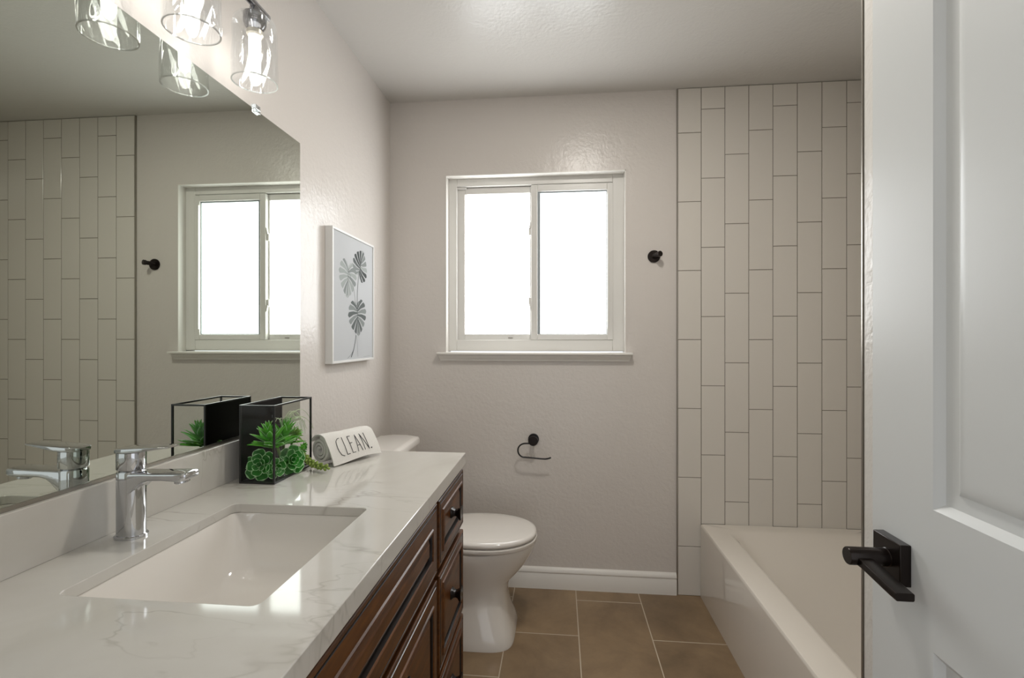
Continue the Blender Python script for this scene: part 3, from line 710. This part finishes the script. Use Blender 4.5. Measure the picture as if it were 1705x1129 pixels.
def rosette(bm, C, N, R, layers, wf=.40, tipk=.3, mi=0, rim=1, lift0=.15, lift1=1.15, phase=0):
    C, N = Vector(C), Vector(N).normalized(); u, v, _ = frame_of(N)
    for k, cnt in enumerate(layers):
        t = k/max(1, len(layers)-1); lift = lift0+(lift1-lift0)*t; L = R*(1-.70*t)
        for i in range(cnt):
            a = 2*PI*(i+.5*(k % 2))/cnt+phase+random.uniform(-.08, .08); rad = u*math.cos(a)+v*math.sin(a)
            lf = lift+random.uniform(-.06, .06)
            d = rad*math.cos(lf)+N*math.sin(lf); n = N*math.cos(lf)-rad*math.sin(lf)
            leaf(bm, C+N*(.003*k)+rad*.002, d, n, L*random.uniform(.93, 1.05), L*wf*random.uniform(.92, 1.06), .14, .30, tipk, .0022, mi, rim)
def stemmed(name, label, build, stem_pts, mats, r=.0028, grp='artificial succulents arranged in the glass planter'):
    st_ = Vector(stem_pts[0])
    t = thing(name, st_, label, 'succulent', grp)
    bm = bm_(); build(bm); obj('leaves', bm, mats, t, sm=60)
    bm = bm_(); tube(bm, smooth(stem_pts, 4), r, 8); obj('stem', bm, 'stem', t, sm=60); return t
GB = GZ0+.003
c1 = Vector((-.7700, 1.186, .9080))
stemmed('rosette_succulent', 'large green rosette succulent with pale leaf rims at the near end of the planter',
        lambda bm: rosette(bm, c1, (.18, -.93, .32), .041, (6, 5, 4, 3), .42, .2, lift0=-.05, lift1=1.0), [(-.765, 1.225, GB), (-.768, 1.215, .89), c1+Vector((0, .004, 0))], ['leaf', 'leaf_rim'], .004)
c2 = Vector((-.7300, 1.252, .9045))
stemmed('rosette_succulent', 'green cupped rosette succulent facing the long glass side of the planter',
        lambda bm: rosette(bm, c2, (.83, -.48, .28), .040, (6, 5, 5, 3), .43, .2, phase=.4, lift0=.0, lift1=1.05), [(-.748, 1.272, GB), (-.745, 1.268, .888), c2-Vector((.004, -.003, 0))], ['leaf', 'leaf_rim'], .004)
c3 = Vector((-.7390, 1.1950, .8985))
stemmed('rosette_succulent', 'small green rosette succulent low in the planter corner between the two larger rosettes',
        lambda bm: rosette(bm, c3, (.75, -.62, .05), .026, (5, 4, 3), .46, .2, phase=1.0, lift0=.15), [(-.752, 1.222, GB), (-.748, 1.215, .885), c3-Vector((.004, -.003, 0))], ['leaf', 'leaf_rim'], .003)
def bladed(C, N, R, n, L0, L1, seedphase=0):
    def f(bm):
        N_ = Vector(N).normalized(); u, v, _ = frame_of(N_)
        for k in range(n):
            t = k/(n-1); a = k*2.399+seedphase; rad = u*math.cos(a)+v*math.sin(a); lf = .12+1.25*t
            d = rad*math.cos(lf)+N_*math.sin(lf); nn = N_*math.cos(lf)-rad*math.sin(lf); L = L0+(L1-L0)*t
            leaf(bm, Vector(C)-N_*(.048*(1-t))+rad*.002, d, nn, L, L*.165, .30, .35, .9, .0022, 0, 1 if k % 2 else 0, bend=.18)
    return f
cA = Vector((-.757, 1.196, .9950))
stemmed('spiky_succulent', 'tallest spiky green succulent with slender blade leaves rising near the front glass',
        bladed(cA, (.02, -.25, 1), .04, 30, .064, .028), [(-.762, 1.232, GB), (-.760, 1.222, .94), cA], ['leaf2', 'leaf_rim'], .0035)
cB = Vector((-.748, 1.262, .9920))
stemmed('spiky_succulent', 'spiky green succulent with broad blade leaves in the middle of the planter behind the tallest',
        bladed(cB, (.25, .1, 1), .04, 30, .062, .030, 1.1), [(-.758, 1.258, GB), (-.754, 1.260, .94), cB], ['leaf2', 'leaf_rim'], .0035)
cC = Vector((-.737, 1.215, .9520))
def big(bm):
    for a, L in ((1.05, .085), (-.5, .052), (2.2, .046), (3.4, .036), (-1.6, .050), (.2, .05), (-2.3, .045)):
        d = Vector((.45*math.cos(a)+.10, math.sin(a), .18)); leaf(bm, cC-Vector((.008, 0, 0)), d, (.3, 0, 1), L, L*.20, .10, .3, .9, .003, 0, 1)
stemmed('aloe_succulent', 'succulent with thick long pointed leaves between the two rosettes and the spiky ones',
        big, [(-.752, 1.242, GB), (-.748, 1.235, .91), cC-Vector((.008, 0, 0))], ['leaf2', 'leaf_rim'], .004)
cD = Vector((-.734, 1.278, .9690))
stemmed('lime_succulent', 'yellow green fine leaved succulent tuft towards the far end of the planter',
        lambda bm: rosette(bm, cD, (.75, -.2, .65), .026, (9, 9, 8, 7, 5), .17, .9, 0, 0, .0, 1.3), [(-.752, 1.288, GB), (-.748, 1.286, .93), cD], ['leaf3', 'leaf_rim'], .003)
cE = Vector((-.7285, 1.312, .9240))
def sprig(bm):
    for k, (dy, dz) in enumerate(((-.016, .002), (-.006, .006), (.004, .001), (-.011, -.010), (.0, -.010), (.006, .008))):
        rosette(bm, cE+Vector((.003, dy, dz)), (.8, -.4+.2*k, .6), .0075, (6, 5, 3), .34, .9, 0, 0, .2, 1.1, k)
stemmed('jade_sprig', 'small clustered green sprig at the far lower corner of the planter above the beaded trail',
        sprig, [(-.748, 1.304, GB), (-.744, 1.307, .895), cE-Vector((0, .004, 0))], ['leaf2', 'leaf_rim'], .002)
# trailing beaded stem lying over the counter edge of the box
path = smooth([(-.742, 1.302, GB), (-.740, 1.304, .890), (-.7300, 1.3010, .9030), (-.7140, 1.2960, .9040), (-.7000, 1.2900, .8960), (-.6820, 1.2830, .8885), (-.6600, 1.2750, .8855), (-.6340, 1.2660, .8835)], 6)
def beads(bm):
    n = 46
    for k in range(n):
        t = .34+.66*k/(n-1); i = min(len(path)-2, int(t*(len(path)-1))); f = t*(len(path)-1)-i
        p = path[i].lerp(path[i+1], f); tg = (path[i+1]-path[i]).normalized(); u, v, _ = frame_of(tg)
        a = k*2.399; rad = u*math.cos(a)+v*math.sin(a)
        q = p+rad*.0060+tg*.003
        if q.z < CZ+.0045: q.z = CZ+.0045
        rr = .0050*(1-.25*t)
        bmesh.ops.create_uvsphere(bm, u_segments=10, v_segments=7, radius=1, matrix=Matrix.Translation(q) @ (rad*.7+tg*.7).to_track_quat('Z', 'Y').to_matrix().to_4x4() @ Matrix.Diagonal((rr, rr, rr*1.45, 1)))
t = thing('trailing_succulent', path[0], 'olive green beaded trailing succulent spilling from the planter onto the counter by the towel', 'succulent', 'artificial succulents arranged in the glass planter')
b = bm_(); beads(b); obj('leaves', b, 'tail', t, sm=60)
b = bm_(); tube(b, path, .0022, 8); obj('stem', b, 'stem', t, sm=60)
# pale air plant with arching strands
def strands(bm):
    base = Vector((-.7560, 1.258, .9900))
    for k in range(17):
        a = random.uniform(-1.2, 1.5); L = random.uniform(.055, .105); up = random.uniform(.018, .045)
        dx, dy = math.cos(a)*.30+.05, math.sin(a)*.55+.55
        pts = [base, base+Vector((dx*L*.25, dy*L*.35, up*.8)), base+Vector((dx*L*.55, dy*L*.7, up)), base+Vector((dx*L*.8, dy*L*1.0, up*.45)), base+Vector((dx*L, dy*L*1.2, -.01-up*.35))]
        tube(bm, smooth(pts, 4), .0012, 5, 0, .0004)
    for k in range(6):
        a = random.uniform(0, 6.28); pts = [base, base+Vector((.008*math.cos(a), -.004, .022)), base+Vector((.018*math.cos(a), -.022*abs(math.sin(a)), .032)), base+Vector((.026*math.cos(a), -.034*abs(math.sin(a)), .022))]
        tube(bm, smooth(pts, 4), .001, 5, 0, .0004)
stemmed('air_plant', 'pale thin stranded air plant arching over the far end of the planter', strands, [(-.762, 1.275, GB), (-.760, 1.268, .93), (-.7560, 1.258, .9900)], 'air', .002)

# ---------------------------------------------------------------- rolled hand towel with lettering
ax = Vector((.452, .893, 0)).normalized(); nx = Vector((.893, -.452, 0)); up = Vector((0, 0, 1))
FLp = Vector((-.6417, 1.3257, CZ)); TL = .176; R0 = .0400
tw = thing('hand_towel', (-.65, 1.42, CZ), 'rolled white hand towel lettered CLEAN. lying on the counter past the planter', 'towel')
cen = (-.066, CZ+R0+.0008)                 # (offset along nx, z)
def sec(pts, s): return [FLp+ax*s+nx*a+up*(z-CZ) for a, z in pts]
def strip(outer, th):
    """closed thin section following a 2-D polyline"""
    L, R_ = [], []
    for i, p in enumerate(outer):
        a, c = outer[max(i-1, 0)], outer[min(i+1, len(outer)-1)]; dx, dz = c[0]-a[0], c[1]-a[1]; l = math.hypot(dx, dz) or 1
        L.append((p[0]-dz/l*th/2, p[1]+dx/l*th/2)); R_.append((p[0]+dz/l*th/2, p[1]-dx/l*th/2))
    return L+R_[::-1]
spiral = []
for i in range(121):
    a = 2*PI*3.1*i/120; rr = .006+(R0-.0035-.006)*i/120
    spiral.append((cen[0]+rr*math.cos(a+.9), max(CZ+.004, cen[1]+rr*math.sin(a+.9)*1.0)))
def wob(s): return .0016*math.sin(s*55)+.001*math.sin(s*131+1)
b = bm_(); sgs = [0, .004, .03, .06, .09, .12, .15, TL-.006, TL-.002]
rings = [sec([(p[0]+wob(s)*.5, p[1]+abs(wob(s))*.4) for p in strip(spiral, .0072)], s+(.001*math.sin(s*90))) for s in sgs]
loft(b, rings); obj('roll', b, 'towel', tw, sm=60)
# flap: over the top of the roll then straight down to the counter in front
def flap_line(s):
    g = wob(s); k = s/TL; pts = []
    for i in range(9):
        a = math.radians(150-i*11.5); pts.append((cen[0]+(R0+.0035)*math.cos(a), cen[1]+(R0+.0030+g*.5)*math.sin(a)))
    x0, z0 = pts[-1]; lift = .010*max(0, math.sin(PI*min(1, k*1.02)))*k
    for i in range(1, 9):
        t = i/8; pts.append((x0+(.0015-x0)*t+.004*math.sin(PI*t), z0+(CZ+.0022+lift+.004*k-z0)*t))
    return pts
b = bm_(); loft(b, [sec(strip(flap_line(s), .0042), s-.001) for s in [i*TL/16 for i in range(17)]]); obj('flap', b, 'towel', tw, sm=60)
b = bm_()
def on_flap(s, t, o=.0030):
    L = flap_line(s); L = L[8:]; f = t*(len(L)-1); i = min(len(L)-2, int(f)); f -= i
    a = L[i][0]+(L[i+1][0]-L[i][0])*f; z = L[i][1]+(L[i+1][1]-L[i][1])*f
    dx, dz = L[i+1][0]-L[i][0], L[i+1][1]-L[i][1]; l = math.hypot(dx, dz)
    return FLp+ax*s+nx*(a-dz/l*o)+up*(z+dx/l*o-CZ)
def line(pts, rr=.00085):
    P_ = []
    for (s0, t0), (s1, t1) in zip(pts, pts[1:]):
        for k in range(6): P_.append(on_flap(s0-.008+(s1-s0)*k/6, t0+(t1-t0)*k/6))
    P_.append(on_flap(pts[-1][0]-.008, pts[-1][1])); tube(b, P_, rr, 6)
T, B = .10, .76
line([(.051, T+.01), (.044, T+.02), (.037, T+.10), (.0345, T+.30), (.036, B-.20), (.041, B-.06), (.050, B)])                    # C
line([(.060, T), (.060, B-.02), (.070, B-.02)])                                                                                   # L
line([(.091, T), (.080, T), (.080, B-.02), (.091, B-.02)]); line([(.080, .36), (.089, .36)])                                      # E
line([(.100, B), (.1075, T), (.1165, B)]); line([(.1030, .52), (.1140, .52)])                                                     # A
line([(.1255, B), (.1255, T), (.1410, B), (.1410, T)])                                                                            # N
line([(.1500, B-.05), (.1508, B-.01)], .0018)
obj('lettering', b, 'ink', tw, sm=60)
